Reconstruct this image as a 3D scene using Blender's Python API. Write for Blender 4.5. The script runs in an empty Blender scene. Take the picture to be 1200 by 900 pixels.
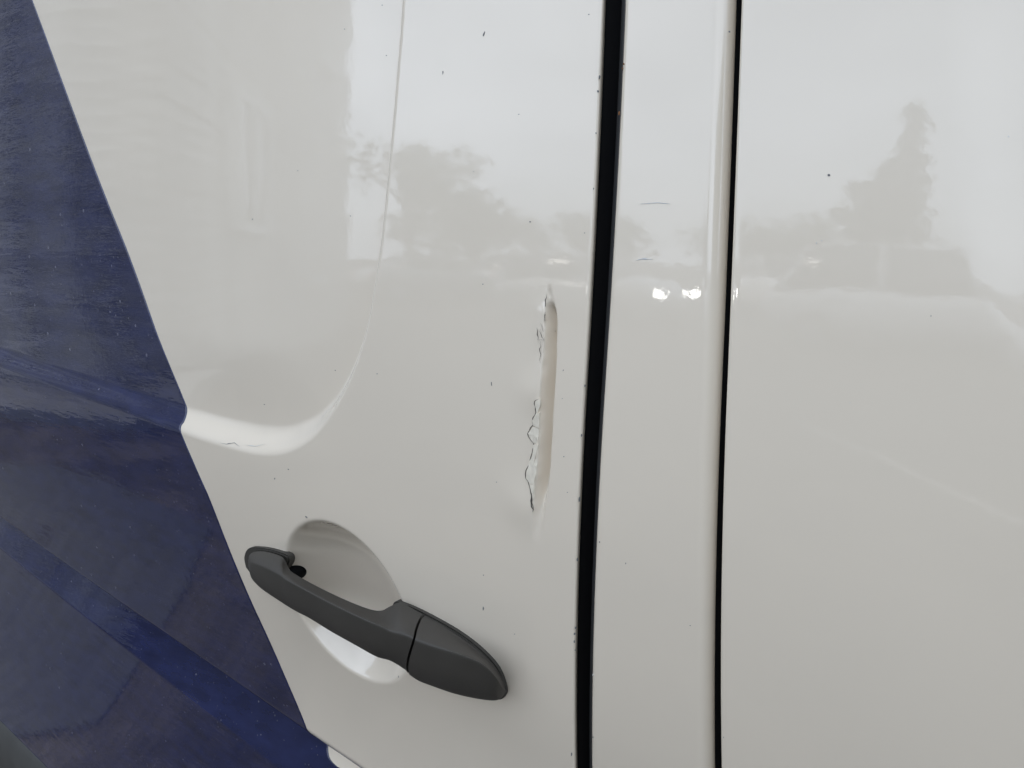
import bpy, bmesh, math, random
import numpy as np
from mathutils import Vector, Matrix, noise
random.seed(7); rng = np.random.default_rng(7)
scene = bpy.context.scene
COL = scene.collection
R = math.radians

# ------------------------------------------------------------------ camera
CAM = dict(D=.33, z=1.32, yaw=36.0, pitch=10.0, f=900.0)      # f in pixels of a 1200 px wide picture
cam_d = bpy.data.cameras.new('camera'); cam = bpy.data.objects.new('camera', cam_d); COL.objects.link(cam)
cam.location = (0, -CAM['D'], CAM['z'])
cam.rotation_euler = (R(90 - CAM['pitch']), 0, R(CAM['yaw']))
cam_d.sensor_width = 36; cam_d.lens = CAM['f'] / 1200 * 36
cam_d.clip_start = .01; cam_d.clip_end = 3000
scene.camera = cam

# ------------------------------------------------------------------ sky, sun, exposure
SUN_EL, SUN_AZ = 46.0, -68.0          # high, thin cloud; from beyond the building (azimuth from +y towards +x)
world = bpy.data.worlds.new('World'); scene.world = world; world.use_nodes = True
nt = world.node_tree; nd = nt.nodes; ln = nt.links
bg = nd['Background']; bg.inputs['Strength'].default_value = .15
sky = nd.new('ShaderNodeTexSky'); sky.sky_type = 'NISHITA'; sky.sun_disc = False
sky.sun_elevation = R(SUN_EL); sky.sun_rotation = R(SUN_AZ); sky.air_density = 1; sky.dust_density = 2.5
tc = nd.new('ShaderNodeTexCoord')
mp = nd.new('ShaderNodeMapping'); mp.inputs['Scale'].default_value = (1, 1, 2.6)
ns = nd.new('ShaderNodeTexNoise'); ns.inputs['Scale'].default_value = 2.6; ns.inputs['Detail'].default_value = 7; ns.inputs['Roughness'].default_value = .55
cr = nd.new('ShaderNodeValToRGB'); cr.color_ramp.elements[0].position = .36; cr.color_ramp.elements[1].position = .66
cr.color_ramp.elements[0].color = (.70, .70, .70, 1); cr.color_ramp.elements[1].color = (.97, .97, .97, 1)
cl = nd.new('ShaderNodeValToRGB'); cl.color_ramp.elements[0].position = .3; cl.color_ramp.elements[1].position = .7
cl.color_ramp.elements[0].color = (7.6, 8.65, 10.3, 1); cl.color_ramp.elements[1].color = (9.9, 11.0, 12.8, 1)
mx = nd.new('ShaderNodeMix'); mx.data_type = 'RGBA'
ln.new(tc.outputs['Generated'], mp.inputs['Vector']); ln.new(mp.outputs['Vector'], ns.inputs['Vector'])
ln.new(ns.outputs['Fac'], cr.inputs['Fac']); ln.new(ns.outputs['Fac'], cl.inputs['Fac'])
ln.new(cr.outputs['Color'], mx.inputs['Factor']); ln.new(sky.outputs['Color'], mx.inputs['A']); ln.new(cl.outputs['Color'], mx.inputs['B'])
ln.new(mx.outputs['Result'], bg.inputs['Color'])
sun_d = bpy.data.lights.new('sun', 'SUN'); sun = bpy.data.objects.new('sun', sun_d); COL.objects.link(sun)
sun_d.energy = 2.0; sun_d.angle = R(14); sun_d.color = (1, .96, .9)
sun_dir = Vector((math.sin(R(SUN_AZ)) * math.cos(R(SUN_EL)), math.cos(R(SUN_AZ)) * math.cos(R(SUN_EL)), math.sin(R(SUN_EL))))
sun.rotation_euler = sun_dir.to_track_quat('Z', 'Y').to_euler()
vs = scene.view_settings; vs.view_transform = 'Standard'; vs.look = 'None'; vs.gamma = 1; vs.use_curve_mapping = False
vs.exposure = .46

# ------------------------------------------------------------------ geometry helpers
ya, pa = R(CAM['yaw']), R(CAM['pitch'])
cF = np.array([-math.sin(ya) * math.cos(pa), math.cos(ya) * math.cos(pa), -math.sin(pa)])
cR = np.array([math.cos(ya), math.sin(ya), 0.]); cU = np.cross(cR, cF); cC = np.array([0, -CAM['D'], CAM['z']])
CURV, CURV_Z, LOW_R = 6.0, 1.26, 1.0
FX, BOW = -.75, 12.0                                    # forward of this the door bows in towards the nose
def base_out(x, z):                          # how far the bare van side stands out (metres towards -y)
    u = np.maximum(z - CURV_Z, 0.); d = np.maximum(CURV_Z - z, 0.)
    up = np.where(u < .32, u * u, .64 * u - .1024) / (2 * CURV)
    s1 = .25 / LOW_R; a = np.minimum(d, .25); b = np.clip(d - .25, 0, .20); c = np.maximum(d - .45, 0)
    low = a * a / (2 * LOW_R) + s1 * (b - .9 * b * b / .40) + .1 * s1 * c      # tucks under, then runs down to the sill
    return -up - low - np.minimum(x - FX, 0.) ** 2 / (2 * BOW)
def ray(px, py): return cF + cR * (px - 600) / CAM['f'] - cU * (py - 450) / CAM['f']
def P(px, py, w=0.):                         # where a sight line meets the van side, w metres proud of it
    d = ray(px, py); o = w
    for _ in range(12):
        t = (-o - cC[1]) / d[1]; p = cC + t * d; o = base_out(p[0], p[2]) + w
    return p
def PXZ(px, py, w=0.): p = P(px, py, w); return (p[0], p[2])
def mirror_ray(px, py):                      # the sight line after it bounces off the bare van side
    d = ray(px, py); d = d / np.linalg.norm(d); p = P(px, py)
    h = .006; g = door_lookup if p[0] < -.25 else base_out
    n = np.array([-(g(p[0] + h, p[2]) - g(p[0] - h, p[2])) / (2 * h), -1., -(g(p[0], p[2] + h) - g(p[0], p[2] - h)) / (2 * h)]); n /= np.linalg.norm(n)
    return p, d - 2 * d.dot(n) * n
def ground_at(px, py):
    p, d = mirror_ray(px, py); t = -p[2] / d[2]; q = p + t * d; return Vector((q[0], q[1], 0))
def away(px, dist):                          # a spot on the ground seen in the side at column px, dist metres off
    p, d = mirror_ray(px, 300); h = np.array([d[0], d[1]]); h /= np.linalg.norm(h)
    return Vector((p[0] + h[0] * dist, p[1] + h[1] * dist, 0)), math.atan2(h[1], h[0])

def link_mesh(name, me, m=None, parent=None):
    o = bpy.data.objects.new(name, me); COL.objects.link(o)
    if m: me.materials.append(m)
    if parent: o.parent = parent
    return o
def from_np(name, V, F, m, parent=None, smooth=True):
    me = bpy.data.meshes.new(name); V = np.asarray(V, np.float32); F = np.asarray(F, np.int32)
    k = F.shape[1]
    me.vertices.add(len(V)); me.vertices.foreach_set('co', V.ravel())
    me.loops.add(F.size); me.loops.foreach_set('vertex_index', F.ravel())
    me.polygons.add(len(F)); me.polygons.foreach_set('loop_start', np.arange(0, F.size, k, dtype=np.int32))
    try: me.polygons.foreach_set('loop_total', np.full(len(F), k, np.int32))
    except Exception: pass
    me.update(calc_edges=True); me.validate()
    me.polygons.foreach_set('use_smooth', np.full(len(me.polygons), smooth, bool))
    return link_mesh(name, me, m, parent)
def grid(name, X, Y, Z, m, parent=None, flip=False):
    r, c = X.shape
    V = np.stack([X, Y, Z], -1).reshape(-1, 3)
    i = np.arange(r * c).reshape(r, c)
    a, b, c2, d = i[:-1, :-1], i[:-1, 1:], i[1:, 1:], i[1:, :-1]
    F = np.stack([a, b, c2, d] if not flip else [a, d, c2, b], -1).reshape(-1, 4)
    return from_np(name, V, F, m, parent)
def from_bm(name, bm, m, parent=None, smooth=False):
    me = bpy.data.meshes.new(name); bm.normal_update(); bm.to_mesh(me); bm.free()
    if smooth: me.polygons.foreach_set('use_smooth', np.full(len(me.polygons), True, bool))
    return link_mesh(name, me, m, parent)
def bm_box(bm, c, s, bev=0, rot=None):
    M = Matrix.Translation(c) @ (rot or Matrix()) @ Matrix.Diagonal((s[0], s[1], s[2], 1))
    g = bmesh.ops.create_cube(bm, size=1, matrix=M)
    if bev:
        es = list({e for v in g['verts'] for e in v.link_edges})
        bmesh.ops.bevel(bm, geom=es, offset=bev, segments=2, affect='EDGES', profile=.5)
def bm_tube(bm, p0, p1, r0, r1, n=8):
    p0, p1 = Vector(p0), Vector(p1); q = (p1 - p0).to_track_quat('Z', 'Y')
    A = [bm.verts.new(p0 + q @ Vector((math.cos(2 * math.pi * k / n) * r0, math.sin(2 * math.pi * k / n) * r0, 0))) for k in range(n)]
    B = [bm.verts.new(p1 + q @ Vector((math.cos(2 * math.pi * k / n) * r1, math.sin(2 * math.pi * k / n) * r1, 0))) for k in range(n)]
    for k in range(n): bm.faces.new((A[k], A[(k + 1) % n], B[(k + 1) % n], B[k]))
    bm.faces.new(A[::-1]); bm.faces.new(B)
def tag(o, label=None, cat=None, group=None, kind=None):
    if label: o['label'] = label
    if cat: o['category'] = cat
    if group: o['group'] = group
    if kind: o['kind'] = kind
    return o
def empty(name, loc=(0, 0, 0), rz=0):
    o = bpy.data.objects.new(name, None); COL.objects.link(o); o.location = loc; o.rotation_euler = (0, 0, rz); o.empty_display_size = .1
    return o
def copy_tree(o, parent=None):
    c = o.copy(); COL.objects.link(c)
    if parent: c.parent = parent
    for ch in list(o.children): copy_tree(ch, c)
    return c

# ------------------------------------------------------------------ materials
def mat(name, col, rough=.5, coat=0, coat_rough=.03, coat_ior=1.5, spec=.5, metal=0, var=None, bump=None, coat_bump=None):
    """var=(scale, amount, (sx,sy,sz)) mottles the colour; bump / coat_bump = (scale, strength, distance, (sx,sy,sz))"""
    m = bpy.data.materials.new(name); m.use_nodes = True; n = m.node_tree.nodes; l = m.node_tree.links
    b = n['Principled BSDF']; b.inputs['Base Color'].default_value = (*col, 1); b.inputs['Roughness'].default_value = rough
    b.inputs['Specular IOR Level'].default_value = spec; b.inputs['Metallic'].default_value = metal
    b.inputs['Coat Weight'].default_value = coat; b.inputs['Coat Roughness'].default_value = coat_rough; b.inputs['Coat IOR'].default_value = coat_ior
    tcn = n.new('ShaderNodeTexCoord')
    def tex(scale, sc3, detail=4):
        mpn = n.new('ShaderNodeMapping'); mpn.inputs['Scale'].default_value = sc3
        t = n.new('ShaderNodeTexNoise'); t.inputs['Scale'].default_value = scale; t.inputs['Detail'].default_value = detail
        l.new(tcn.outputs['Object'], mpn.inputs['Vector']); l.new(mpn.outputs['Vector'], t.inputs['Vector']); return t
    if var:
        t = tex(var[0], var[2] if len(var) > 2 else (1, 1, 1), 6)
        rp = n.new('ShaderNodeValToRGB'); rp.color_ramp.elements[0].position = .3; rp.color_ramp.elements[1].position = .7
        k = var[1]
        rp.color_ramp.elements[0].color = (*[c * (1 - k) for c in col], 1); rp.color_ramp.elements[1].color = (*[min(1, c * (1 + k)) for c in col], 1)
        l.new(t.outputs['Fac'], rp.inputs['Fac']); l.new(rp.outputs['Color'], b.inputs['Base Color'])
    def mk_bump(specs, sock):
        prev = None
        for (s, st, di, sc3) in specs:
            t = tex(s, sc3, 3); bn = n.new('ShaderNodeBump'); bn.inputs['Strength'].default_value = st; bn.inputs['Distance'].default_value = di
            l.new(t.outputs['Fac'], bn.inputs['Height'])
            if prev: l.new(prev.outputs['Normal'], bn.inputs['Normal'])
            prev = bn
        l.new(prev.outputs['Normal'], b.inputs[sock])
    if bump: mk_bump(bump, 'Normal')
    if coat_bump: mk_bump(coat_bump, 'Coat Normal')
    return m

M = {}
M['paint'] = mat('white_paint', (.745, .657, .535), .2, 1, .012, 1.58, .5,
                 var=(6, .022), bump=[(14, .05, .002, (1, 1, 1))],
                 coat_bump=[(9, .10, .004, (1, 1, 1)), (300, .022, .0006, (1, 1, 1))])
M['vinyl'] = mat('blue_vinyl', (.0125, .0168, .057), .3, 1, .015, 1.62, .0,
                 var=(1.0, .26, (30, 30, 85)), coat_bump=[(1.0, .07, .002, (25, 25, 160)), (140, .07, .0006, (1, 1, 1))])  # colour streaks paint in the mirrored wall courses and asphalt grain
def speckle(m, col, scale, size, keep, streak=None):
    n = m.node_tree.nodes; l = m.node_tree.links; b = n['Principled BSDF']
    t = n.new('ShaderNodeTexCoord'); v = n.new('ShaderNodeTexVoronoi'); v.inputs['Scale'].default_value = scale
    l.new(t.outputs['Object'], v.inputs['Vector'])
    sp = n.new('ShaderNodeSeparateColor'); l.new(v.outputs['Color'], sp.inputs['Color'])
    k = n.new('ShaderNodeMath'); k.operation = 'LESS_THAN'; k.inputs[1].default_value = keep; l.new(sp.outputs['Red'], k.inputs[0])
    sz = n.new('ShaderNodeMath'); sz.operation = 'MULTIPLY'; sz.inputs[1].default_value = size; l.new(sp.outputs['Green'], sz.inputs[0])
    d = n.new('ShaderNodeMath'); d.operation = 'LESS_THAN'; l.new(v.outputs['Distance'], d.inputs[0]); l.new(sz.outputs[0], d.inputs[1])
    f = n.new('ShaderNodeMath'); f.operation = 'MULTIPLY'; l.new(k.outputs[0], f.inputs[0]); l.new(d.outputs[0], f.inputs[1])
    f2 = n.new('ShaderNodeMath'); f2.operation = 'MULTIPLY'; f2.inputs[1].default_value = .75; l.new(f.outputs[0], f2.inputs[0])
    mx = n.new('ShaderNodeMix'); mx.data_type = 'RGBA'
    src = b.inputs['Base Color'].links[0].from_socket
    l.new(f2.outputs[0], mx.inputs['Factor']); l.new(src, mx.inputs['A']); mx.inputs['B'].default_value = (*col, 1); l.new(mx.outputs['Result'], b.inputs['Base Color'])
speckle(M['vinyl'], (.16, .16, .20), 95, .14, .22)  # light dots: dust specks, also painted-in speckle of the mirrored asphalt
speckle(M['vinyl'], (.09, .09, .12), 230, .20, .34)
M['plastic'] = mat('black_textured_plastic', (.046, .041, .034), .6, 0, spec=.42, var=(30, .10), bump=[(2600, .18, .0003, (1, 1, 1))])
M['trim'] = mat('black_trim_plastic', (.045, .045, .042), .55, spec=.45, var=(25, .15), bump=[(1800, .2, .0003, (1, 1, 1))])
M['rubber'] = mat('black_rubber', (.003, .003, .0035), .7, spec=.12)
M['rubber_lip'] = mat('grey_black_rubber', (.03, .03, .03), .55, spec=.5)
M['filler'] = mat('bare_cream_filler', (.72, .65, .53), .75, var=(260, .10), bump=[(500, .3, .0005, (1, 1, 1))])
M['crack'] = mat('dark_crack', (.07, .06, .05), .8)
M['chip'] = mat('bare_primer_chip', (.14, .14, .14), .7)
M['rust'] = mat('rust', (.20, .085, .03), .85, var=(900, .5))
M['scuff'] = mat('grey_scuff', (.55, .54, .52), .6)

# ------------------------------------------------------------------ the van side
van = tag(empty('van', (0, 0, 0)), 'white van side with blue vinyl graphic, black door handle and cracked dent', 'van')

def polyline(pts, n=14):                     # Catmull-Rom through the points
    pts = [np.array(p, float) for p in pts]; out = []
    for i in range(len(pts) - 1):
        p0 = pts[max(i - 1, 0)]; p1 = pts[i]; p2 = pts[i + 1]; p3 = pts[min(i + 2, len(pts) - 1)]
        for k in range(n):
            t = k / n
            out.append(.5 * ((2 * p1) + (-p0 + p2) * t + (2 * p0 - 5 * p1 + 4 * p2 - p3) * t * t + (-p0 + 3 * p1 - 3 * p2 + p3) * t ** 3))
    out.append(pts[-1]); return np.array(out)
def extend(L, a=.5, b=.5):
    d0 = L[0] - L[2]; d1 = L[-1] - L[-3]
    return np.concatenate([[L[0] + d0 / np.linalg.norm(d0) * a], L, [L[-1] + d1 / np.linalg.norm(d1) * b]])
def signed_dist(X, Z, L):                    # distance to polyline L, positive on its left, and the place along it (0..1)
    best = np.full(X.shape, 1e9); sg = np.ones(X.shape); par = np.zeros(X.shape); N = len(L) - 1
    for i in range(N):
        a, b = L[i], L[i + 1]; d = b - a; q = d.dot(d) + 1e-18
        t = np.clip(((X - a[0]) * d[0] + (Z - a[1]) * d[1]) / q, 0, 1)
        dx = X - a[0] - t * d[0]; dz = Z - a[1] - t * d[1]; r2 = dx * dx + dz * dz
        m = r2 < best; best = np.where(m, r2, best)
        sg = np.where(m, np.sign(d[0] * (Z - a[1]) - d[1] * (X - a[0]) + 1e-15), sg); par = np.where(m, (i + t) / N, par)
    return np.sqrt(best) * sg, par
def ss(t): t = np.clip(t, 0, 1); return t * t * (3 - 2 * t)

# outer edge of the pressed groove: down the door's rear part, round the bend, forward to the nose
crease_px = [(482, -140), (474, 0), (467, 90), (459, 180), (450, 270), (440, 340), (429, 395), (412, 445), (392, 483), (367, 515), (338, 532), (306, 535), (270, 527), (235, 516), (208, 506), (150, 484), (75, 457), (0, 430), (-60, 408)]
CREASE = extend(polyline([PXZ(*p) for p in crease_px], 6), .4, .9)
N_CR = len(crease_px) - 1
lower_px = [(-60, 569), (0, 614), (195, 757), (390, 900), (560, 1020), (700, 1112)]
LOWER = extend(polyline([PXZ(*p) for p in lower_px], 3), .9, .9)
dent_px = [(641, 330), (640, 345), (638.5, 380), (637, 420), (634, 462), (633, 500), (631, 540), (628, 570), (625, 600), (623, 640)]
DENT = polyline([PXZ(*p) for p in dent_px], 4)
CUP = np.array(PXZ(404, 708)); CUP_R = .0640; CUP_D = .037
_rx = rng.uniform(0, 6.28, 12)
def wob(t, f, k): return np.sin(t * f + _rx[k]) * .6 + np.sin(t * f * 2.3 + _rx[k + 1]) * .4
def door_out(X, Z, dent=True):
    o = base_out(X, Z)
    # recessed upper field behind the groove
    d, p = signed_dist(X, Z, CREASE); d = -d
    s = np.clip((p * (len(CREASE) - 1) - 1) / 6, 0, N_CR)
    wid = np.interp(s, [0, 5, 6.5, 8, 9.5, 11, 13.5, 15, 18], [.0092, .0092, .0092, .0112, .019, .0225, .021, .0185, .018])
    dep = np.interp(s, [0, 5, 7, 8.5, 10, 12, 15, 18], [.0086, .0086, .0086, .0090, .0105, .0115, .0105, .010])
    o = o - (dep + (.0088 - dep) * ss((d - wid) / .065)) * ss(d / wid)
    # lower swage line: the skin tucks in, then slopes out again
    d, p = signed_dist(X, Z, LOWER); d = -d
    wv = np.interp(X, [-1.0, -.7, -.42, -.2], [.018, .020, .026, .030])
    o = o - np.where(d < 0, .0215 * np.clip((d + wv) / wv, 0, 1) ** 1.7, .0215 * np.clip(1 - d / .048, 0, 1))
    # handle cup
    rho2 = (X - CUP[0]) ** 2 + (Z - CUP[1]) ** 2
    Rs = (CUP_R ** 2 + CUP_D ** 2) / (2 * CUP_D)
    h = np.sqrt(np.maximum(Rs * Rs - rho2, 1e-8)) - (Rs - CUP_D)
    k = .0011; h = np.where(np.abs(h) < 6 * k, k * np.log1p(np.exp(np.clip(h / k, -40, 40))), np.maximum(h, 0))
    o = o - h * (1 + .30 * np.clip((Z - CUP[1]) / CUP_R, -1, 1))
    if dent:
        d, p = signed_dist(X, Z, DENT); d = d + (.0003 * wob(p, 41, 6) + .00012 * wob(p, 130, 8)) * np.exp(-(d / .0016) ** 2)   # positive to the right of the crest
        amp = (.12 * ss((p - .05) / .06) + .88 * ss((p - .135) / .055)) * ss((.985 - p) / .32)
        wd = .0068 * (1 + .07 * wob(p, 9, 0) + .015 * wob(p, 24, 3)); dp = .0074 * (1 + .10 * wob(p, 15, 4))
        tt = d / (wd * (.4 + .6 * ss((p - .06) / .16)))
        fall = -dp * np.where(tt < .60, ss(tt / .60) * .5 + .5 * np.clip(tt / .60, 0, 1), 1 - ss((tt - .60) / .62)) * (d > 0)
        lip = .0009 * (1 + .35 * wob(p, 22, 2)) * np.exp(-(np.minimum(d, 0) / .0048) ** 2)
        lip2 = lip * np.where(d > 0, 1 - ss(d / .0012), 1)
        o = o + amp * (lip2 + fall)
        # two knocked-out swellings beside the crest
        for (q, r, a) in ((PXZ(626, 462), .010, .0010), (PXZ(612, 592), .013, .0012)):
            o = o + np.where(d < 0, 1, np.exp(-(d / .002) ** 2)) * a * np.exp(-((X - q[0]) ** 2 + (Z - q[1]) ** 2) / (r * r))
    return o

def line_x(*px):                             # x of an upright edge as a function of z
    q = [PXZ(*a) for a in px]
    k = np.polyfit([a[1] for a in q], [a[0] for a in q], 2); z0, z1 = q[-1][1], q[0][1]
    def f(z):                                # straight on beyond the part in view
        zc = np.clip(z, z0, z1); return np.polyval(k, zc) + (z - zc) * np.polyval(np.polyder(k), zc)
    return f
x_door = line_x((706.5, 0), (696, 200), (684.5, 440), (678.5, 600), (673, 900))
x_pl = line_x((731, 0), (719.5, 200), (706, 440), (699.5, 600), (691, 900))
x_pr = line_x((855.5, 0), (848, 200), (840, 400), (834.5, 600), (831, 900))
x_sl = line_x((868.5, 0), (860.5, 200), (852.5, 400), (847, 600), (844.5, 900))

def spaced(a, b, f):                         # numbers from a to b with local spacing f(u)
    out = [a]
    while out[-1] < b: out.append(out[-1] + f(out[-1]))
    out[-1] = b; return np.array(out)
zs = spaced(.20, 1.95, lambda z: .0014 if .60 < z < 1.50 else .012)
us = spaced(0, 1.55, lambda u: .00035 if .015 < u < .04 else .0007 if u < .062 else (.0012 if u < .36 else (.0024 if u < .9 else .006)))[::-1]   # distance ahead of the door's rear edge
Zg, Ug = np.meshgrid(zs, us, indexing='ij')
Xe = x_door(Zg)
# keep the sheet's last columns for the rolled hem
Xg = Xe - .0012 - Ug
Og = door_out(Xg, Zg)
hem_a = np.linspace(0, math.pi / 2, 5)[1:]
hx = []; ho = []
for a in hem_a:
    hx.append(x_door(zs) - .0012 + .0012 * math.sin(a)); ho.append(Og[:, -1] - .0012 * (1 - math.cos(a)))
hx.append(x_door(zs)); ho.append(Og[:, -1] - .0035)
hx.append(x_door(zs) - .004); ho.append(Og[:, -1] - .0036)
Xall = np.concatenate([Xg, np.array(hx).T], 1); Oall = np.concatenate([Og, np.array(ho).T], 1)
Zall = np.concatenate([Zg, np.repeat(zs[:, None], len(hx), 1)], 1)
door = grid('front_door', Xall, -Oall, Zall, M['paint'], van)
door['label'] = 'white front door with a pressed groove and a cracked vertical dent'

# blue vinyl: everything ahead of a slanting cut edge
VE = polyline([PXZ(*p) for p in [(-8, -110, -.0088), (38, 0, -.0088), (118, 215, -.0088), (160, 322, -.0088), (216, 476, -.0088), (211, 503, 0), (232, 553, 0), (252, 600, 0), (297, 710, 0), (333, 790, 0), (362, 861, 0), (376, 882, -.010), (400, 893, -.0205), (434, 918, -.0175), (460, 950, -.012), (492, 1015, -.002), (540, 1130, 0)]], 6)
o_ = np.argsort(VE[:, 1]); vz, vx = VE[o_, 1], VE[o_, 0]
zv = zs[(zs > .5) & (zs < 1.70)]
xv = np.interp(zv, vz, vx)
xv = np.where(zv < vz[0], vx[0] + (zv - vz[0]) * (vx[8] - vx[0]) / (vz[8] - vz[0]), np.where(zv > vz[-1], vx[-1] + (zv - vz[-1]) * (vx[-1] - vx[-9]) / (vz[-1] - vz[-9]), xv))
us2 = spaced(0, 1.4, lambda u: .0024 if u < .75 else .006)[::-1]
Xv = np.maximum(xv[:, None] - us2[None, :], (x_door(zv) - 1.549)[:, None]); Zv = np.repeat(zv[:, None], len(us2), 1)
Ov = door_out(Xv, Zv, False) + .0003
# turned-down cut edge so the film has a thickness
Xv = np.concatenate([Xv, xv[:, None] + .00005], 1); Zv = np.concatenate([Zv, zv[:, None]], 1); Ov = np.concatenate([Ov, Ov[:, -1:] - .0004], 1)
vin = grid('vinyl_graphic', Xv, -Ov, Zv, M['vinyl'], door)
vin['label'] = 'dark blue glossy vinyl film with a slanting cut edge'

# pillar panel and rear side panel
def strip(name, xl, xr, rl, rr, m, ncol=30, extra=None, inl=.02, inr=.03, zz=None):
    zz = zs[::4] if zz is None else zz
    cols = []
    zc = zz
    L = xl(zc); Rr = xr(zc)
    for dpt in (inl, rl): cols.append((L, -dpt))
    for a in np.linspace(0, math.pi / 2, 9): cols.append((L + rl * (1 - math.cos(a)), -rl * (1 - math.sin(a))))
    cols2 = []
    for t in np.linspace(0, 1, ncol)[1:-1]: cols.append((L + rl + (Rr - rr - L - rl) * t, 0.))
    for a in np.linspace(math.pi / 2, 0, 12): cols.append((Rr - rr * (1 - math.cos(a)), -rr * (1 - math.sin(a))))
    cols.append((Rr, -inr))
    X = np.stack([c[0] + 0 * zc for c in cols], 1); dO = np.array([c[1] for c in cols])[None, :].repeat(len(zc), 0)
    Z = np.repeat(zc[:, None], X.shape[1], 1)
    O = base_out(X, Z) + dO
    if extra is not None: O = O + extra(X, Z)
    return grid(name, X, -O, Z, m, van)
pillar = strip('pillar_panel', x_pl, x_pr, .0035, .0072, M['paint'], inr=.0079)
pillar['label'] = 'narrow white pillar panel between the two dark gaps'

PRESS = polyline([PXZ(*p) for p in [(1108, -160), (1118, -20), (1124, 80), (1131, 180), (1143, 270), (1164, 350), (1190, 420), (1225, 490), (1290, 590), (1400, 700)]], 8)
def press(X, Z):
    d, p = signed_dist(X, Z, PRESS)
    return -.0008 * ss((d + .004) / .022)
zz2 = spaced(.42, 1.95, lambda z: .003 if .95 < z < 1.5 else .012)
side = strip('side_panel', x_sl, lambda z: z * 0 + 1.3, .0016, .004, M['paint'], 420, press, zz=zz2)
side['label'] = 'wide white rear side panel with a faint pressing at its far edge'

# gaps: black weather seal in the door gap, dark sealant in the seam
def seal(name, fx0, fx1, prof, m):
    z = zs[::12]; X = []; O = []
    for (t, o) in prof:
        X.append(fx0(z) + (fx1(z) - fx0(z)) * t); O.append(base_out(fx0(z), z) + o)
    X = np.array(X).T; O = np.array(O).T
    return grid(name, X, -O, np.repeat(z[:, None], X.shape[1], 1), m, van)
seal('door_seal', x_door, x_pl, [(-1.2, -.0048), (-.02, -.0066), (.05, -.019), (.45, -.017), (.50, -.017)], M['rubber'])
seal('seal_lip', x_door, x_pl, [(.44, -.0175), (.46, -.0105), (.54, -.0082), (.75, -.0074), (1.02, -.0074), (1.3, -.0076)], M['rubber_lip'])
seal('seam_sealant', x_pr, x_sl, [(-.35, -.0076), (-.03, -.0077), (-.01, -.024), (1.3, -.024)], M['rubber'])

# the rest of the van's box behind the skin, so that it closes and throws its shade on the ground
bm = bmesh.new()
prof = [(.0, .42), (.0, 1.9)]
bm_box(bm, Vector((.9, 1.12, 1.15)), (4.9, 1.9, 1.6))
shell = from_bm('body_shell', bm, M['rubber'], van)
bm = bmesh.new(); bm_box(bm, Vector((.55, 1.0, 2.25)), (3.8, 1.92, .58), .12); from_bm('upper_body', bm, M['paint'], van, True)
bm = bmesh.new(); bm_box(bm, Vector((.9, 1.0, .33)), (4.9, 1.8, .17), .02); from_bm('sill', bm, M['trim'], van)

# black side moulding at the lower front of the door
ML = polyline([PXZ(*p) for p in [(0, 842), (30, 872), (62, 904), (120, 962)]], 4)
ML = extend(ML, .6, .5)
prof = [(-.0012, -.001), (0, -.003), (.0012, -.0015), (.003, .0002), (.007, .0026), (.016, .0066), (.03, .011), (.055, .0118), (.08, .0108), (.098, .006), (.102, -.003)]
tg = np.gradient(ML, axis=0); tg /= np.linalg.norm(tg, axis=1)[:, None]; nr = np.stack([tg[:, 1], -tg[:, 0]], 1)
nr *= np.sign(-nr[:, 1:2])
X = []; O = []; Z = []
for (d, o) in prof:
    q = ML + nr * d; X.append(q[:, 0]); Z.append(q[:, 1]); O.append(base_out(q[:, 0], q[:, 1]) + o)
mo = grid('side_moulding', np.array(X).T, -np.array(O).T, np.array(Z).T, M['trim'], van)
mo['label'] = 'black plastic rub moulding low on the door'

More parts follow.
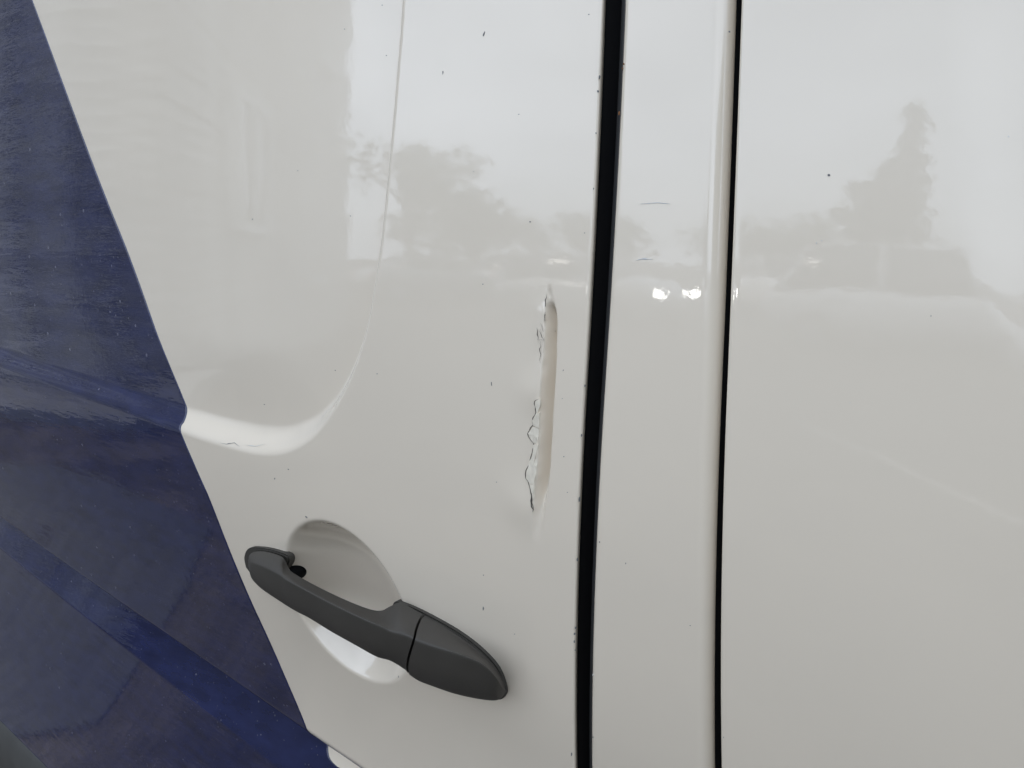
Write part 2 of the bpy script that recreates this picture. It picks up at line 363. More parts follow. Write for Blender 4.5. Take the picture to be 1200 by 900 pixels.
# ------------------------------------------------------------------ door handle
def ring_smooth(pts, it=2):
    pts = [np.array(p) for p in pts]
    for _ in range(it):
        out = []
        for i in range(len(pts)):
            a, b = pts[i], pts[(i + 1) % len(pts)]; out += [a * .78 + b * .22, a * .22 + b * .78]
        pts = out
    return np.array(pts)
def loft(name, stations, m, parent):
    """station: top, ridge and bottom edge in the picture, stand-off of back and of ridge"""
    st = np.array([[*s[0], *s[1], *s[2], s[3], s[4]] for s in stations], float)
    st = polyline(list(st), 6)
    rings = []
    for s in st:
        wb, wf = s[6], s[7]; dw = wf - wb
        Tb = P(s[0], s[1], wb); Rg = P(s[2], s[3], wf); Bf = P(s[4], s[5], wb + dw * .62)
        Bb = Bf + np.array([0, dw * .62, .0015 * min(1, dw / .01)]); Tm = Tb * .5 + Rg * .5 + np.array([0, -.10 * dw, .0006])
        cc = (Tb + Bf) / 2; Tb = cc + (Tb - cc) * .98; Bf = cc + (Bf - cc) * 1.24
        Mf = Rg * .45 + Bf * .55 + np.array([0, -.13 * dw, 0])
        Tb2 = Tb + np.array([0, -.12 * dw, 0])
        rings.append(ring_smooth([Tb, Tb2, Tm, Rg * .92 + Tm * .08, Rg * .92 + Mf * .08, Mf, Bf, Bb], 2))
    Rn = np.array(rings); n, k = Rn.shape[:2]
    V = Rn.reshape(-1, 3).tolist(); F = []
    for i in range(n - 1):
        for j in range(k):
            F.append((i * k + j, i * k + (j + 1) % k, (i + 1) * k + (j + 1) % k, (i + 1) * k + j))
    me = bpy.data.meshes.new(name)
    c0 = len(V); V.append(Rn[0].mean(0).tolist()); c1 = len(V); V.append(Rn[-1].mean(0).tolist())
    for j in range(k):
        F.append((c0, (j + 1) % k, j)); F.append((c1, (n - 1) * k + j, (n - 1) * k + (j + 1) % k))
    me.from_pydata(V, [], F)
    bm = bmesh.new(); bm.from_mesh(me); bmesh.ops.recalc_face_normals(bm, faces=bm.faces)
    for e in bm.edges:
        if len(e.link_faces) == 2 and e.calc_face_angle(0) > 1.0: e.smooth = False
    bm.to_mesh(me); bm.free()
    me.polygons.foreach_set('use_smooth', np.full(len(me.polygons), True, bool))
    return link_mesh(name, me, m, parent)
bar = loft('door_handle', [
    ((292, 655), (291, 659), (292, 665), .006, .010),
    ((294, 649), (293, 659), (295, 676), .006, .016),
    ((300, 646), (298, 660), (301, 683), .006, .019),
    ((310, 645.5), (306, 663), (310, 690), .006, .0215),
    ((322, 648), (317, 668), (324, 699), .007, .024),
    ((333, 653), (328, 674), (338, 708), .009, .026),
    ((337, 663), (335, 679), (349, 715), .012, .028),
    ((345, 671), (346, 685), (362, 722), .015, .030),
    ((370, 685), (372, 699), (388, 738), .018, .033),
    ((400, 699.5), (402, 714), (415, 753), .019, .035),
    ((430, 711.5), (430, 727), (440, 766.5), .018, .0355),
    ((447, 714.5), (447, 734), (455, 770.5), .014, .035),
    ((459, 709), (460, 740), (465, 774.5), .008, .034),
    ((471, 704.5), (470, 742.5), (471, 777.5), .005, .0335),
    ((484, 711), (478, 745), (476, 781), .004, .033),
    ((497, 719), (484, 748), (479.5, 784.5), .004, .0325)], M['plastic'], van)
bar['label'] = 'black textured plastic pull handle angled across its round cup'
loft('lock_cap', [
    ((499.6, 720.3), (486.6, 749.2), (481.8, 787.3), .004, .0323),
    ((508, 725), (496, 753), (492, 794), .004, .0320),
    ((520, 731.5), (510, 757.5), (507, 800), .004, .0313),
    ((545, 748), (538, 766), (532, 809.5), .004, .0295),
    ((566, 765), (561, 775), (556, 816), .004, .026),
    ((579, 778), (574, 785), (572, 819), .004, .0225),
    ((587, 790), (583, 796), (582, 819.5), .004, .0185),
    ((591.5, 801), (588, 805), (588, 817), .004, .0135),
    ((592.5, 807), (591, 809), (591, 814), .004, .009)], M['plastic'], bar)
def plate(name, px, w0, w1, m, parent, bev=.0012):
    pts = polyline([np.array(p, float) for p in px + [px[0]]], 5)[:-1]
    bm = bmesh.new()
    lo = [bm.verts.new(P(x, y, w0)) for x, y in pts]; hi = [bm.verts.new(P(x, y, w0) + np.array([0, -(w1 - w0), 0])) for x, y in pts]
    n = len(pts)
    top = bm.faces.new(hi)
    for i in range(n): bm.faces.new((lo[i], lo[(i + 1) % n], hi[(i + 1) % n], hi[i]))
    bmesh.ops.recalc_face_normals(bm, faces=bm.faces)
    bmesh.ops.bevel(bm, geom=list(top.edges), offset=bev, segments=2, affect='EDGES')
    return from_bm(name, bm, m, parent)
plate('handle_gasket', [(466, 705), (472, 702.5), (500, 714), (540, 736), (568, 757), (588, 779), (596.5, 800), (596.5, 811), (588, 816), (560, 806), (520, 792), (490, 778), (474, 760), (466, 735)], -.002, .0036, M['plastic'], bar)
plate('handle_gasket', [(295, 662), (293, 650), (296, 642), (303, 639), (320, 640.5), (336, 645), (345, 650), (344, 660), (332, 672), (318, 676), (304, 672)], -.002, .0042, M['plastic'], bar)
# pivot hole beside the bar's front end; a black solid gives its shade
bm = bmesh.new()
c = P(347, 668, -.0085)
bmesh.ops.create_uvsphere(bm, u_segments=20, v_segments=12, radius=1, matrix=Matrix.Translation(c) @ Matrix.Diagonal((.0082, .012, .0075, 1)))
from_bm('pivot_hole_dark', bm, M['rubber'], bar, True)

# ------------------------------------------------------------------ damage: cracks, lifted paint, chips, rust
_u = us[::-1]
def door_lookup(x, z):
    u = min(max(float(x_door(z)) - .0012 - x, 0), _u[-1] - 1e-6); z = min(max(z, zs[0]), zs[-1] - 1e-6)
    i = int(np.searchsorted(zs, z, 'right')) - 1; j = int(np.searchsorted(_u, u, 'right')) - 1
    a = (z - zs[i]) / (zs[i + 1] - zs[i]); b = (u - _u[j]) / (_u[j + 1] - _u[j]); n = len(_u) - 1
    g = lambda r, c: Og[r, n - c]
    return float((g(i, j) * (1 - b) + g(i, j + 1) * b) * (1 - a) + (g(i + 1, j) * (1 - b) + g(i + 1, j + 1) * b) * a)
def skin(px, py, lift=0.):                   # point on the real door skin (with cup, groove, dent)
    d = ray(px, py); o = 0.
    for _ in range(8):
        t = (-o - cC[1]) / d[1]; p = cC + t * d; o = door_lookup(p[0], p[2])
    return p + np.array([0, -lift, 0])
def plain(px, py, lift=0.): return P(px, py, lift)
def patch(name, px, m, parent, on=skin, thick=.00025, jag=0.):
    if jag:
        q = []
        for a, b in zip(px, px[1:] + px[:1]):
            n_ = max(1, int(math.hypot(a[0] - b[0], a[1] - b[1]) / 3.5))
            q += [(a[0] + (b[0] - a[0]) * k / n_ + random.uniform(-jag, jag), a[1] + (b[1] - a[1]) * k / n_ + random.uniform(-jag, jag)) for k in range(n_)]
        px = q
    pts = [on(x, y) for x, y in px]
    c = on(sum(p[0] for p in px) / len(px), sum(p[1] for p in px) / len(px), thick * 1.3)
    bm = bmesh.new(); lo = [bm.verts.new(p + np.array([0, .0004, 0])) for p in pts]; hi = [bm.verts.new(p + np.array([0, -thick, 0])) for p in pts]
    cv = bm.verts.new(c); n = len(pts)
    for i in range(n):
        bm.faces.new((lo[i], lo[(i + 1) % n], hi[(i + 1) % n], hi[i])); bm.faces.new((hi[i], hi[(i + 1) % n], cv))
    bmesh.ops.recalc_face_normals(bm, faces=bm.faces)
    return from_bm(name, bm, m, parent)
def ribbon(name, px, w, m, parent, on=skin, lift=.0003):
    dense = []
    for a, b in zip(px[:-1], px[1:]):
        n = max(1, int(math.hypot(a[0] - b[0], a[1] - b[1]) / 3))
        for k in range(n):
            t = k / n; dense.append((a[0] + (b[0] - a[0]) * t + random.uniform(-1.2, 1.2) * (k > 0), a[1] + (b[1] - a[1]) * t))
    dense.append(px[-1]); bm = bmesh.new(); prev = None
    for i, (x, y) in enumerate(dense):
        k = min(1, (i + .4) / 3, (len(dense) - i - .6) / 3) * random.uniform(.55, 1.35)
        q0 = dense[max(i - 1, 0)]; q1 = dense[min(i + 1, len(dense) - 1)]; tx, ty = q1[0] - q0[0], q1[1] - q0[1]; L = math.hypot(tx, ty) + 1e-6
        nx, ny = -ty / L * w * k / 2, tx / L * w * k / 2
        A = bm.verts.new(on(x + nx, y + ny, lift)); B = bm.verts.new(on(x - nx, y - ny, lift))
        C_ = bm.verts.new(on(x, y, lift + .0001))
        if prev: bm.faces.new((prev[0], A, C_, prev[2])); bm.faces.new((prev[2], C_, B, prev[1]))
        prev = (A, B, C_)
    bmesh.ops.recalc_face_normals(bm, faces=bm.faces)
    return from_bm(name, bm, m, parent)
crack = [(633, 467), (627, 470), (628.4, 483), (624.4, 493), (625, 498), (618.6, 508), (622, 515), (625.5, 519), (624, 530), (622.6, 535), (621.5, 539), (619, 547), (616, 555), (616.4, 560), (620, 567), (622, 574), (623.6, 584), (624.6, 592), (625.5, 598)]
ribbon('paint_crack', crack, .9, M['crack'], door)
ribbon('paint_crack', [(622, 572), (623.3, 583), (622.8, 590), (625.2, 597), (624.5, 600)], 1.9, M['crack'], door)
ribbon('paint_crack', [(640.2, 345), (639.6, 355), (640, 366), (639.6, 378)], 1.2, M['crack'], door)
ribbon('paint_crack', [(629.6, 384), (629.9, 392), (630.6, 398.5)], .9, M['crack'], door)
ribbon('paint_crack', [(634, 379), (636, 385), (637.5, 389)], .9, M['crack'], door)
ribbon('paint_crack', [(633.5, 385), (634.5, 392), (638, 398)], .7, M['crack'], door)
ribbon('paint_crack', [(630, 398.5), (635, 398), (639, 398.5)], .6, M['crack'], door)
ribbon('paint_crack', [(625, 499), (629, 501), (632, 502)], .6, M['crack'], door)
ribbon('paint_crack', [(634, 400), (633, 412), (633.6, 425)], .5, M['crack'], door)
for pg in ([(633.5, 467), (627.5, 470.5), (628.8, 483), (625, 493), (625.5, 498.5), (632, 501), (633.6, 480)],
           [(625, 499.5), (619.3, 508), (622.5, 514.5), (626, 519), (631.5, 520), (632.2, 502.5)],
           [(626, 520.5), (624.6, 530), (623, 536), (619.6, 547), (616.8, 555), (617, 560), (620.6, 566.5), (627, 567), (629, 553), (631, 535), (631.4, 521)],
           [(620.8, 567.5), (622.7, 574), (624.4, 584), (626, 585), (627.4, 575), (627.4, 568)]):
    patch('lifted_paint', pg, M['filler'], door, skin, .0006, .6)

def chip(px, py, w, h, m, parent, on=plain, tilt=0.):
    n = random.randint(6, 9); pts = []
    for k in range(n):
        a = 2 * math.pi * k / n; r = random.uniform(.4, .85)
        x, y = math.cos(a) * w / 2 * r, math.sin(a) * h / 2 * r
        pts.append((px + x * math.cos(tilt) - y * math.sin(tilt), py + x * math.sin(tilt) + y * math.cos(tilt)))
    return patch('paint_chip', pts, m, parent, on, .00012)
for (x, y, w, h, t) in [(567, 40, 2.4, 9, .3), (519, 85, 1.8, 7, 0), (448, 6, 3, 1.5, 0), (404, 34, 2, 1.5, 0), (453, 65, 2, 2, 0), (608, 134, 3, 1.2, 0), (621, 260, 4, 2.6, .3), (555, 201, 2, 1.5, 0),
                        (690, 17, 2.4, 2, 0), (685, 273, 3, 1.3, 0), (576, 450, 1.4, 7, -.1), (442, 438, 2, 1.6, 0), (566.5, 713, 2.2, 9, 0), (566.5, 674, 1.6, 2.4, 0), (603, 743, 2, 1.4, 0), (338, 550, 3, 2, .4), (322, 561, 2, 3, 0),
                        (467, 793, 1.4, 4, 0), (359, 606, 5, 2, .7), (661, 535, 2.4, 2, 0), (660, 434, 1.4, 3, .4), (659, 467, 2, 1.4, 0), (665, 577, 2, 1.4, 0), (651, 388, 2, 1.4, 0), (566, 333, 2, 2, 0), (296, 257, 2, 2, 0),
                        (411, 253, 2, 1.3, 0), (349, 200, 1.6, 1.3, 0), (393, 434, 2, 2, 0), (310, 474, 2.6, 1.4, 0), (582, 565, 2, 1.3, 0)]:
    chip(x, y, w, h, M['chip'], door, skin, t)
for (x, y, w, h) in [(704, 90, 2.4, 7), (702, 107, 2.6, 4), (700, 156, 1.6, 3), (697, 221, 1.4, 4), (687, 452, 1.6, 5), (683, 510, 1.6, 6), (680.5, 585, 2.2, 9), (678, 656, 2, 6), (676, 736, 2.6, 4), (675, 743, 2.6, 4), (674.5, 752, 1.6, 4), (671.5, 884, 3.4, 6), (675.5, 762, 1.3, 2)]:
    chip(x - 1.6, y, w, h, M['chip'], door, skin)
for (x, y, w, h, k) in [(730, 75, 2.2, 4, 'rust'), (728.5, 80, 2, 3.4, 'rust'), (724.5, 133, 2.2, 8, 'rust'), (732.5, 660, 1.5, 3.6, 'chip'), (808, 733, 2.2, 1.6, 'chip'), (854, 37, 3, 3, 'chip'), (748, 304, 3, 2, 'scuff'),
                        (694, 864, 2, 2, 'chip'), (702, 635, 2, 3, 'chip'), (694, 791, 1.8, 3, 'scuff'), (786, 560, 1.6, 1.6, 'scuff')]:
    chip(x + .8, y, w, h, M[k], pillar)
ribbon('paint_scuff', [(745, 305), (753, 303.2), (765, 303.8)], 2.2, M['scuff'], pillar, plain, .00012)
ribbon('paint_scuff', [(750, 239), (770, 237.5), (786, 239)], .9, M['scuff'], pillar, plain, .00012)
def on_side(px, py, lift=0.):
    p = P(px, py); return P(px, py, lift + float(press(np.array([p[0]]), np.array([p[2]]))[0]))
for (x, y, w, h, k) in [(971.5, 205, 5, 4.4, 'chip'), (957, 285, 1.6, 5, 'scuff'), (963, 282, 3, 2, 'scuff'), (1182, 160, 3, 2, 'scuff'), (1091, 370, 1.4, 4, 'chip'), (996, 472, 2, 1.6, 'scuff'), (1014, 700, 1.6, 1.3, 'scuff'), (848, 864, 1.4, 3, 'chip')]:
    chip(x, y, w, h, M[k], side, on_side)
# scratches inside the pressed groove
ribbon('paint_scratch', [(258, 519), (266, 520.5), (275, 518.5), (281, 523)], .7, M['chip'], door)
ribbon('paint_scratch', [(288, 521), (300, 523), (311, 520)], .7, M['scuff'], door)

# ------------------------------------------------------------------ the car park that the paint mirrors
def ground_mat():
    m = bpy.data.materials.new('worn_asphalt'); m.use_nodes = True; n = m.node_tree.nodes; l = m.node_tree.links; b = n['Principled BSDF']
    t = n.new('ShaderNodeTexCoord')
    a = n.new('ShaderNodeTexNoise'); a.inputs['Scale'].default_value = 1.7; a.inputs['Detail'].default_value = 8; a.inputs['Roughness'].default_value = .62
    v = n.new('ShaderNodeTexVoronoi'); v.inputs['Scale'].default_value = 55
    f = n.new('ShaderNodeTexNoise'); f.inputs['Scale'].default_value = 38; f.inputs['Detail'].default_value = 5
    r1 = n.new('ShaderNodeValToRGB'); r1.color_ramp.elements[0].position = .40; r1.color_ramp.elements[1].position = .60
    r1.color_ramp.elements[0].color = (.024, .020, .016, 1); r1.color_ramp.elements[1].color = (.095, .079, .062, 1)
    r2 = n.new('ShaderNodeValToRGB'); r2.color_ramp.elements[0].position = .35; r2.color_ramp.elements[1].position = .75
    r2.color_ramp.elements[0].color = (.45, .45, .45, 1); r2.color_ramp.elements[1].color = (1.5, 1.5, 1.5, 1)
    mu = n.new('ShaderNodeMix'); mu.data_type = 'RGBA'; mu.blend_type = 'MULTIPLY'; mu.inputs['Factor'].default_value = 1
    for x in (a, v, f): l.new(t.outputs['Object'], x.inputs['Vector'])
    l.new(a.outputs['Fac'], r1.inputs['Fac']); l.new(f.outputs['Fac'], r2.inputs['Fac'])
    l.new(r1.outputs['Color'], mu.inputs['A']); l.new(r2.outputs['Color'], mu.inputs['B']); l.new(mu.outputs['Result'], b.inputs['Base Color'])
    b.inputs['Roughness'].default_value = .8
    bp = n.new('ShaderNodeBump'); bp.inputs['Strength'].default_value = .6; bp.inputs['Distance'].default_value = .01
    l.new(v.outputs['Distance'], bp.inputs['Height']); l.new(bp.outputs['Normal'], b.inputs['Normal'])
    return m
M['asphalt'] = ground_mat()
M['line'] = mat('worn_white_road_paint', (.62, .62, .60), .7, var=(9, .25))
M['paving'] = mat('pale_concrete_paving', (.20, .195, .185), .8, var=(3, .2))
M['kerb'] = mat('dark_kerb', (.16, .16, .155), .8, var=(6, .2))
M['patch'] = mat('dark_tarmac_patch', (.055, .054, .052), .85, var=(20, .3))
M['cladding'] = mat('brown_weatherboard', (.28, .27, .25), .7, var=(2.2, .6, (1, 1, 6)))
_m = M['cladding']; _n = _m.node_tree.nodes; _l = _m.node_tree.links; _b = _n['Principled BSDF']
_oi = _n.new('ShaderNodeObjectInfo'); _r = _n.new('ShaderNodeMapRange'); _r.inputs['To Min'].default_value = .85; _r.inputs['To Max'].default_value = 1.2
_mx = _n.new('ShaderNodeMix'); _mx.data_type = 'RGBA'; _mx.blend_type = 'MULTIPLY'; _mx.inputs['Factor'].default_value = 1
_src = _b.inputs['Base Color'].links[0].from_socket
_l.new(_oi.outputs['Random'], _r.inputs['Value']); _l.new(_src, _mx.inputs['A']); _l.new(_r.outputs['Result'], _mx.inputs['B']); _l.new(_mx.outputs['Result'], _b.inputs['Base Color'])
M['roof'] = mat('grey_roof_sheet', (.12, .12, .125), .6)
M['bark'] = mat('bark', (.09, .07, .05), .9, var=(8, .3))
M['leaf'] = [mat('leaf_%s' % n_, c, .6, var=(3, .35)) for n_, c in (('mid', (.085, .115, .05)), ('dark', (.065, .09, .045)), ('conifer', (.06, .085, .055)))]
M['glass'] = mat('dark_car_glass', (.02, .022, .025), .05, spec=.7)
M['tyre'] = mat('tyre', (.02, .02, .02), .8)
M['rim'] = mat('alloy', (.5, .5, .52), .3, metal=.8)
M['grille'] = mat('grille_black', (.02, .02, .02), .5)
M['plate'] = mat('plate_white', (.75, .75, .7), .5)
M['tail'] = mat('red_lens', (.35, .02, .02), .2)
lamp = mat('lit_headlamp', (.9, .9, .88), .2); lb = lamp.node_tree.nodes['Principled BSDF']; lb.inputs['Emission Color'].default_value = (1, .98, .92, 1); lb.inputs['Emission Strength'].default_value = 14
M['lamp_on'] = lamp; M['lamp_off'] = mat('clear_headlamp', (.7, .72, .74), .1, spec=.8)

# ground sheet to the horizon
bm = bmesh.new(); bmesh.ops.create_grid(bm, x_segments=8, y_segments=8, size=900)
tag(from_bm('car_park_ground', bm, M['asphalt']), kind='structure')

def flat_strip(name, a, b, w, m, z):
    d = (b - a); L = d.length; d.normalize(); n_ = Vector((-d.y, d.x, 0)); bm = bmesh.new()
    k = max(2, int(L / .3)); prev = None
    for i in range(k + 1):
        p = a + d * L * i / k; ww = w / 2 * random.uniform(.93, 1.05)
        A = bm.verts.new(p + n_ * ww + Vector((0, 0, z))); B = bm.verts.new(p - n_ * ww + Vector((0, 0, z)))
        if prev: bm.faces.new((prev[0], prev[1], B, A))
        prev = (A, B)
    bmesh.ops.recalc_face_normals(bm, faces=bm.faces)
    return from_bm(name, bm, m)
la, lb2 = ground_at(930, 492), ground_at(1215, 618)
tag(flat_strip('bay_line', la, lb2 + (lb2 - la) * .3, .07, mat('faded_line_paint', (.30, .285, .26), .8, var=(9, .35)), .004), kind='structure')
def flat_poly(name, pts, m, z):
    bm = bmesh.new(); f = bm.faces.new([bm.verts.new(Vector((p.x, p.y, z))) for p in pts])
    if f.normal.z < 0: f.normal_flip()
    bmesh.ops.recalc_face_normals(bm, faces=bm.faces); return from_bm(name, bm, m)
tag(flat_poly('tarmac_patch', [ground_at(*q) for q in [(-120, 560), (60, 545), (120, 560), (250, 620), (215, 700), (190, 745), (60, 640), (-120, 640)]], M['patch'], .004), kind='structure')

# timber-clad building: corner, short face, long receding face
crn = ground_at(222, 447); f1 = ground_at(-40, 447)
dS = (f1 - crn).normalized(); far = away(405, 14)[0]; dL = (far - crn).normalized()
BH = 6.6; LS, LL = 30.0, (far - crn).length
bld = tag(empty('clad_building', crn), 'tall dark timber-clad building with grey roof edge beside the pale pavement', 'building')
def board_faces(p0, d, L, nrm, n, hgt):
    me = None
    for i in range(n):
        h = hgt / n
        if me is None:
            bm = bmesh.new()
            a = Vector((0, 0, 0)); q = [a + nrm * .02, a + d * L + nrm * .02, a + d * L + nrm * .012 + Vector((0, 0, h)), a + nrm * .012 + Vector((0, 0, h))]
            bk = [a, a + d * L, a + d * L + Vector((0, 0, h)), a + Vector((0, 0, h))]
            Q = [bm.verts.new(v) for v in q]; B = [bm.verts.new(v) for v in bk]
            bm.faces.new(Q); bm.faces.new(B[::-1])
            for k in range(4): bm.faces.new((Q[k], B[k], B[(k + 1) % 4], Q[(k + 1) % 4]))
            bmesh.ops.recalc_face_normals(bm, faces=bm.faces)
            me = bpy.data.meshes.new('cladding_board'); bm.to_mesh(me); bm.free(); me.materials.append(M['cladding'])
        o = bpy.data.objects.new('cladding_board', me); COL.objects.link(o); o.parent = bld
        o.location = p0 + Vector((random.uniform(-.01, .01), 0, .15 + i * hgt / n)); o.rotation_euler = (random.uniform(-.002, .002), 0, 0)
nS = Vector((dS.y, -dS.x, 0)); nS = nS if nS.dot(-dL) > 0 else -nS
nL = Vector((dL.y, -dL.x, 0)); nL = nL if nL.dot(-dS) > 0 else -nL
bm = bmesh.new()
bv = [Vector((0, 0, 0)), dS * LS, dS * LS + dL * LL, dL * LL]
lo = [bm.verts.new(v) for v in bv]; hi = [bm.verts.new(v + Vector((0, 0, BH + .15))) for v in bv]
for k in range(4): bm.faces.new((lo[k], lo[(k + 1) % 4], hi[(k + 1) % 4], hi[k]))
bm.faces.new(hi); bmesh.ops.recalc_face_normals(bm, faces=bm.faces); from_bm('wall', bm, M['cladding'], bld)
board_faces(Vector((0, 0, 0)), dS, LS, nS, 56, BH); board_faces(Vector((0, 0, 0)), dL, LL, nL, 56, BH)
bm = bmesh.new(); ce = (bv[0] + bv[2]) / 2
rf = [bm.verts.new(ce + (v - ce) * 1.03 + Vector((0, 0, BH + .16))) for v in bv]; rh = [bm.verts.new(ce + (v - ce) * 1.03 + Vector((0, 0, BH + .45))) for v in bv]
for k in range(4): bm.faces.new((rf[k], rf[(k + 1) % 4], rh[(k + 1) % 4], rh[k]))
bm.faces.new(rf[::-1]); bm.faces.new(rh); bmesh.ops.recalc_face_normals(bm, faces=bm.faces); from_bm('roof', bm, M['roof'], bld)
for (u, z0, w, h) in ((1.6, 1.6, 1.1, 1.2), (5.2, 1.0, .9, 2.1), (1.7, 4.4, 1.1, 1.2), (6.4, 4.4, 1.1, 1.2)):
    rot = Matrix.Rotation(math.atan2(dL.y, dL.x), 4, 'Z'); c = dL * (u + w / 2) + nL * .06 + Vector((0, 0, z0 + h / 2))
    bm = bmesh.new()
    for (dx, dz, sx, sz) in ((-w / 2, 0, .09, h + .09), (w / 2, 0, .09, h + .09), (0, -h / 2, w, .09), (0, h / 2, w, .09), (0, 0, .05, h)):
        bm_box(bm, c + dL * dx + Vector((0, 0, dz)), (sx, .10, sz), 0, rot)
    wf_ = from_bm('window', bm, M['line'], bld)
    bm = bmesh.new(); bm_box(bm, c - nL * .01, (w, .05, h), 0, rot); from_bm('pane', bm, M['glass'], wf_)
# pavement and kerb along the short face
pe = ground_at(100, 490); wd = abs((pe - crn).dot(nS)); wd = max(.8, min(wd, 2.5))
bm = bmesh.new(); a0 = crn + nS * .04 - dS * .3; a1 = crn + dS * LS + nS * .04
def slab(a, b, n_, w, h0, h1):
    bm = bmesh.new(); v = [a, b, b + n_ * w, a + n_ * w]; L = [bm.verts.new(q + Vector((0, 0, h0))) for q in v]; H = [bm.verts.new(q + Vector((0, 0, h1))) for q in v]
    for k in range(4): bm.faces.new((L[k], L[(k + 1) % 4], H[(k + 1) % 4], H[k]))
    bm.faces.new(H); bmesh.ops.recalc_face_normals(bm, faces=bm.faces); return bm
tag(from_bm('pavement', slab(a0, a1, nS, wd, 0, .10), M['paving']), kind='structure')
tag(from_bm('kerb', slab(a0 + nS * (wd + .002), a1 + nS * (wd + .002), nS, .13, 0, .115), M['kerb']), kind='structure')

# cars ------------------------------------------------------------
def loft_rings(bm, rings):
    vs_ = [[bm.verts.new(p) for p in r] for r in rings]; k = len(rings[0])
    for a, b in zip(vs_[:-1], vs_[1:]):
        for j in range(k): bm.faces.new((a[j], a[(j + 1) % k], b[(j + 1) % k], b[j]))
    bm.faces.new(vs_[0][::-1]); bm.faces.new(vs_[-1]); bmesh.ops.recalc_face_normals(bm, faces=bm.faces)
def make_car(name, label, group, paint, Lc=4.3, W=1.76, H=1.46, hood=.98, saloon=False, lit=False):
    t = tag(empty(name), label, 'car', group); h = Lc / 2
    bm = bmesh.new(); rings = []
    back = .93 if not saloon else .97
    for (x, zb, zt, k) in [(-h, .42, .74, .80), (-h + .06, .32, .90, .92), (-h + .35, .24, back, .98), (-h + 1.2, .22, .97, 1), (0, .2, .96, 1), (h - 1.35, .2, hood, 1), (h - .7, .22, hood - .09, .97), (h - .2, .28, hood - .2, .9), (h - .04, .34, hood - .33, .80), (h, .42, .58, .74)]:
        w = W / 2 * k
        rings.append([Vector(q) for q in [(x, -w * .9, zb), (x, -w, zb + (zt - zb) * .3), (x, -w, zb + (zt - zb) * .7), (x, -w * .93, zt - .04), (x, -w * .8, zt), (x, w * .8, zt), (x, w * .93, zt - .04), (x, w, zb + (zt - zb) * .7), (x, w, zb + (zt - zb) * .3), (x, w * .9, zb)]])
    loft_rings(bm, rings); body = from_bm('body', bm, paint, t, True)
    r0 = -h + (.15 if not saloon else .75); r1 = r0 + (.45 if not saloon else .6); f1_, f0 = h - 2.0, h - 1.25
    bm = bmesh.new(); rings = []
    for (x, z, k) in [(r0, .93, .80), (r1, H - .07, .66), (r1 + .5, H - .02, .66), (f1_ - .2, H - .02, .66), (f1_, H - .06, .65), (f0, .96, .78)]:
        w = W / 2
        rings.append([Vector(q) for q in [(x, -w * .93, .9), (x, -w * k - .0, min(z, H) - .03), (x, -w * k + .08, z), (x, w * k - .08, z), (x, w * k, min(z, H) - .03), (x, w * .93, .9)]])
    loft_rings(bm, rings); from_bm('windows', bm, M['glass'], t, True)
    bm = bmesh.new(); bm_box(bm, Vector(((r1 + f1_) / 2, 0, H)), (f1_ - r1 + .1, W * .64, .05), .02); from_bm('roof', bm, paint, t, True)
    for sx in (r0 + .2, (r1 + f1_) / 2, f1_ + .45):
        for s in (-1, 1):
            bm = bmesh.new()
            zt = H if abs(sx - (r1 + f1_) / 2) < .1 else H - .45
            x2 = sx if zt == H else (r1 if sx < 0 else f1_)
            bm_tube(bm, (sx, s * W * .455, .9), (x2, s * W * .325, H - .01), .035, .03, 6); from_bm('window_pillar', bm, paint, t)
    for x in (-h + .8, h - .85):
        for s in (-1, 1):
            bm = bmesh.new(); bm_tube(bm, (x, s * (W / 2 - .2), .31), (x, s * (W / 2 + .005), .31), .31, .31, 24); wq = from_bm('wheel', bm, M['tyre'], t)
            bm = bmesh.new(); bm_tube(bm, (x, s * (W / 2 - .05), .31), (x, s * (W / 2 + .015), .31), .20, .19, 20); from_bm('rim', bm, M['rim'], wq)
    for s in (-1, 1):
        bm = bmesh.new(); bm_box(bm, Vector((h - .10, s * W * .30, .66)), (.16, .32, .22 if lit else .15), .04); from_bm('headlight', bm, M['lamp_on' if lit else 'lamp_off'], t, True)
        bm = bmesh.new(); bm_box(bm, Vector((-h + .05, s * W * .36, .78)), (.08, .22, .16), .03); from_bm('tail_light', bm, M['tail'], t)
        bm = bmesh.new(); bm_box(bm, Vector((f0 - .45, s * (W / 2 + .09), 1.0)), (.12, .2, .13), .03); from_bm('door_mirror', bm, paint, t)
    bm = bmesh.new(); bm_box(bm, Vector((h - .03, 0, .50)), (.08, .85, .2), .02); from_bm('grille', bm, M['grille'], t)
    for s in (-1, 1):
        bm = bmesh.new(); bm_box(bm, Vector((s * (h + .012), 0, .47 if s > 0 else .62)), (.012, .52, .11)); from_bm('licence_plate', bm, M['plate'], t)
    return t
def paint(n, c): return mat(n, c, .3, 1, .03, 1.5)
def place(t, px, dist, turn):
    p, a = away(px, dist);   t.location = p; t.rotation_euler = (0, 0, a + R(turn)); return t
G = 'cars parked across the car park'
place(make_car('parked_car', 'dark grey saloon mirrored left of the door gap, in front of the trees', G, paint('car_paint_dark_grey', (.15, .16, .17)), 4.5, 1.78, 1.45, .95, True), 505, 22, 62)
place(make_car('parked_car', 'silver hatchback parked behind and right of the dark grey saloon', G, paint('car_paint_silver', (.55, .56, .57)), 4.0, 1.72, 1.5, .98), 615, 27, 48)
place(make_car('parked_car', 'pale grey car facing the van with both headlights lit', G, paint('car_paint_pale_grey', (.38, .4, .41)), 4.2, 1.78, 1.5, 1.0, lit=True), 695, 15.5, 130)
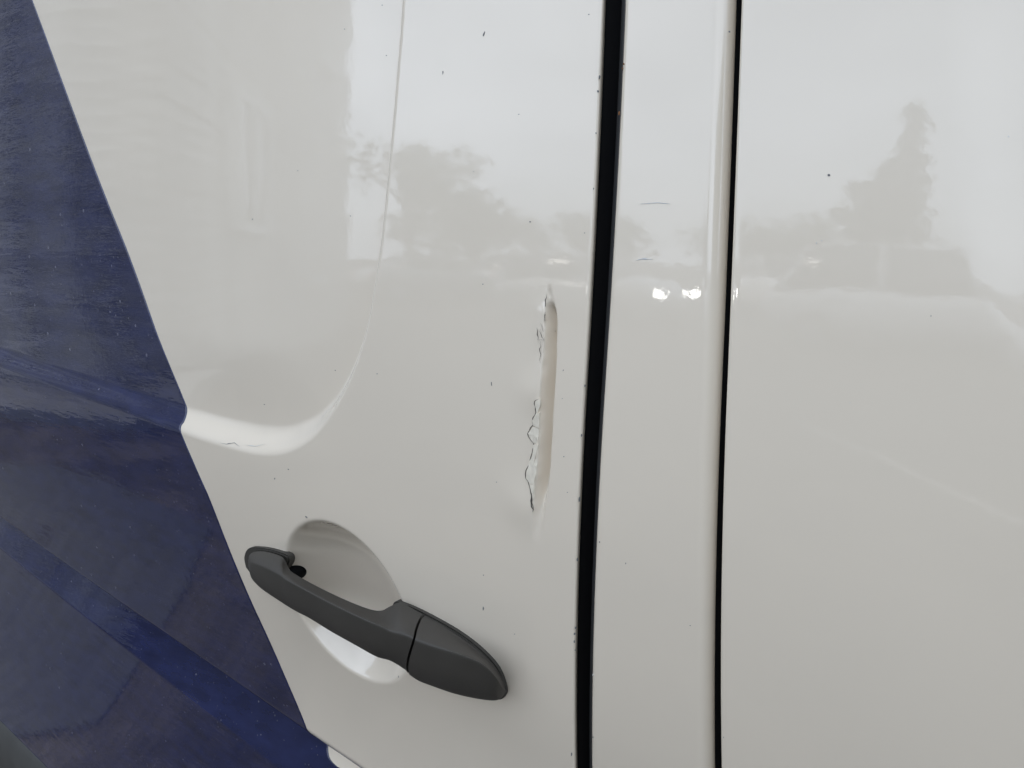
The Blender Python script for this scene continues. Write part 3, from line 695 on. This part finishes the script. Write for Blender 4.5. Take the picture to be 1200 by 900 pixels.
place(make_car('parked_car', 'white car parked right of the one with lit headlights', G, paint('car_paint_white', (.78, .78, .77)), 4.2, 1.75, 1.46, .98), 920, 19, 160)
place(make_car('parked_car', 'large silver white car nearest the van, seen side on', G, paint('car_paint_silver_white', (.66, .68, .7)), 4.6, 1.82, 1.55, 1.02), 1110, 12, 95)

# trees -----------------------------------------------------------
def make_tree(name, label, px, dist, Ht, Wd, leaf, conifer=False, n=2600):
    p, a = away(px, dist); t = tag(empty(name, p), label, 'tree', 'trees beyond the car park')
    bm = bmesh.new(); tr = Wd * .045 + .06
    bm_tube(bm, (0, 0, 0), (0.05, 0, Ht * .45), tr, tr * .6, 9); bm_tube(bm, (.05, 0, Ht * .45), (0, .05, Ht * .9), tr * .6, tr * .15, 9)
    blobs = []
    if conifer:
        for k in range(22):
            f = k / 21; blobs.append((Vector((random.uniform(-.1, .1), random.uniform(-.1, .1), Ht * (.14 + .84 * f))), max(.18, Wd / 2 * (1 - f) * random.uniform(.85, 1.1)), .7))
    else:
        for k in range(16):
            an = random.uniform(0, 6.28); rr = Wd / 2 * random.uniform(.15, .72); z = Ht * random.uniform(.36, .86)
            rr *= 1.15 - .7 * abs(z / Ht - .55); q = Vector((math.cos(an) * rr, math.sin(an) * rr, z)); blobs.append((q, Wd * random.uniform(.14, .24), .8))
            if k < 9: bm_tube(bm, (0, 0, Ht * .3 + k * Ht * .03), q, tr * .4, tr * .08, 6)
    from_bm('trunk', bm, M['bark'], t)
    V = []; F = []
    for i in range(n):
        c, r, sq = random.choice(blobs)
        d = Vector((random.gauss(0, 1), random.gauss(0, 1), random.gauss(0, 1))).normalized() * r * random.uniform(.35, 1.05); d.z *= sq
        q = c + d; s = random.uniform(.12, .34); u = Vector((random.gauss(0, 1), random.gauss(0, 1), random.gauss(0, .7))).normalized(); w = u.orthogonal().normalized()
        b = len(V); V += [q - u * s, q + w * s * .5, q + u * s, q - w * s * .5]; F.append((b, b + 1, b + 2, b + 3))
    from_np('crown', [tuple(v) for v in V], F, leaf, t, False)
    return t
make_tree('broadleaf_tree', 'broad leafy tree standing behind the dark grey saloon', 478, 38, 7.6, 8.0, M['leaf'][0])
make_tree('broadleaf_tree', 'low bushy tree between the saloon and the silver hatchback', 555, 44, 5.4, 8.5, M['leaf'][1])
make_tree('broadleaf_tree', 'small round tree beyond the door gap', 690, 52, 4.6, 9, M['leaf'][0])
make_tree('broadleaf_tree', 'tallest bushy dark tree beside the pointed conifer', 1020, 27, 5.4, 2.6, M['leaf'][1], False, 900)
make_tree('conifer_tree', 'pointed narrow conifer behind the silver white car', 1052, 25, 6.2, 2.8, M['leaf'][2], True, 900)
make_tree('broadleaf_tree', 'wide low tree behind the white car', 900, 48, 4.0, 10, M['leaf'][0])


# added hedge, out of view: blocks low light from the right
hp = Vector((3.4, -2.2, 0)); hd = tag(empty('added_shade_hedge', hp), 'added dark green hedge out of view, shading the van side from the rear', 'hedge')
bm = bmesh.new()
for k in range(9): bm_tube(bm, (0, -k * .55, 0), (random.uniform(-.1, .1), -k * .55, 1.9), .04, .02, 6)
from_bm('trunk', bm, M['bark'], hd)
V = []; F = []
for i in range(9000):
    q = Vector((random.uniform(-.45, .45), random.uniform(-5.0, .6), random.uniform(.05, 2.55) + .15 * math.sin(i)))
    e_ = .12; u = Vector((random.gauss(0, 1), random.gauss(0, 1), random.gauss(0, 1))).normalized(); w = u.orthogonal().normalized(); b = len(V)
    V += [q - u * e_, q + w * e_ * .55, q + u * e_, q - w * e_ * .55]; F.append((b, b + 1, b + 2, b + 3))
from_np('foliage', [tuple(v) for v in V], F, M['leaf'][1], hd, False)
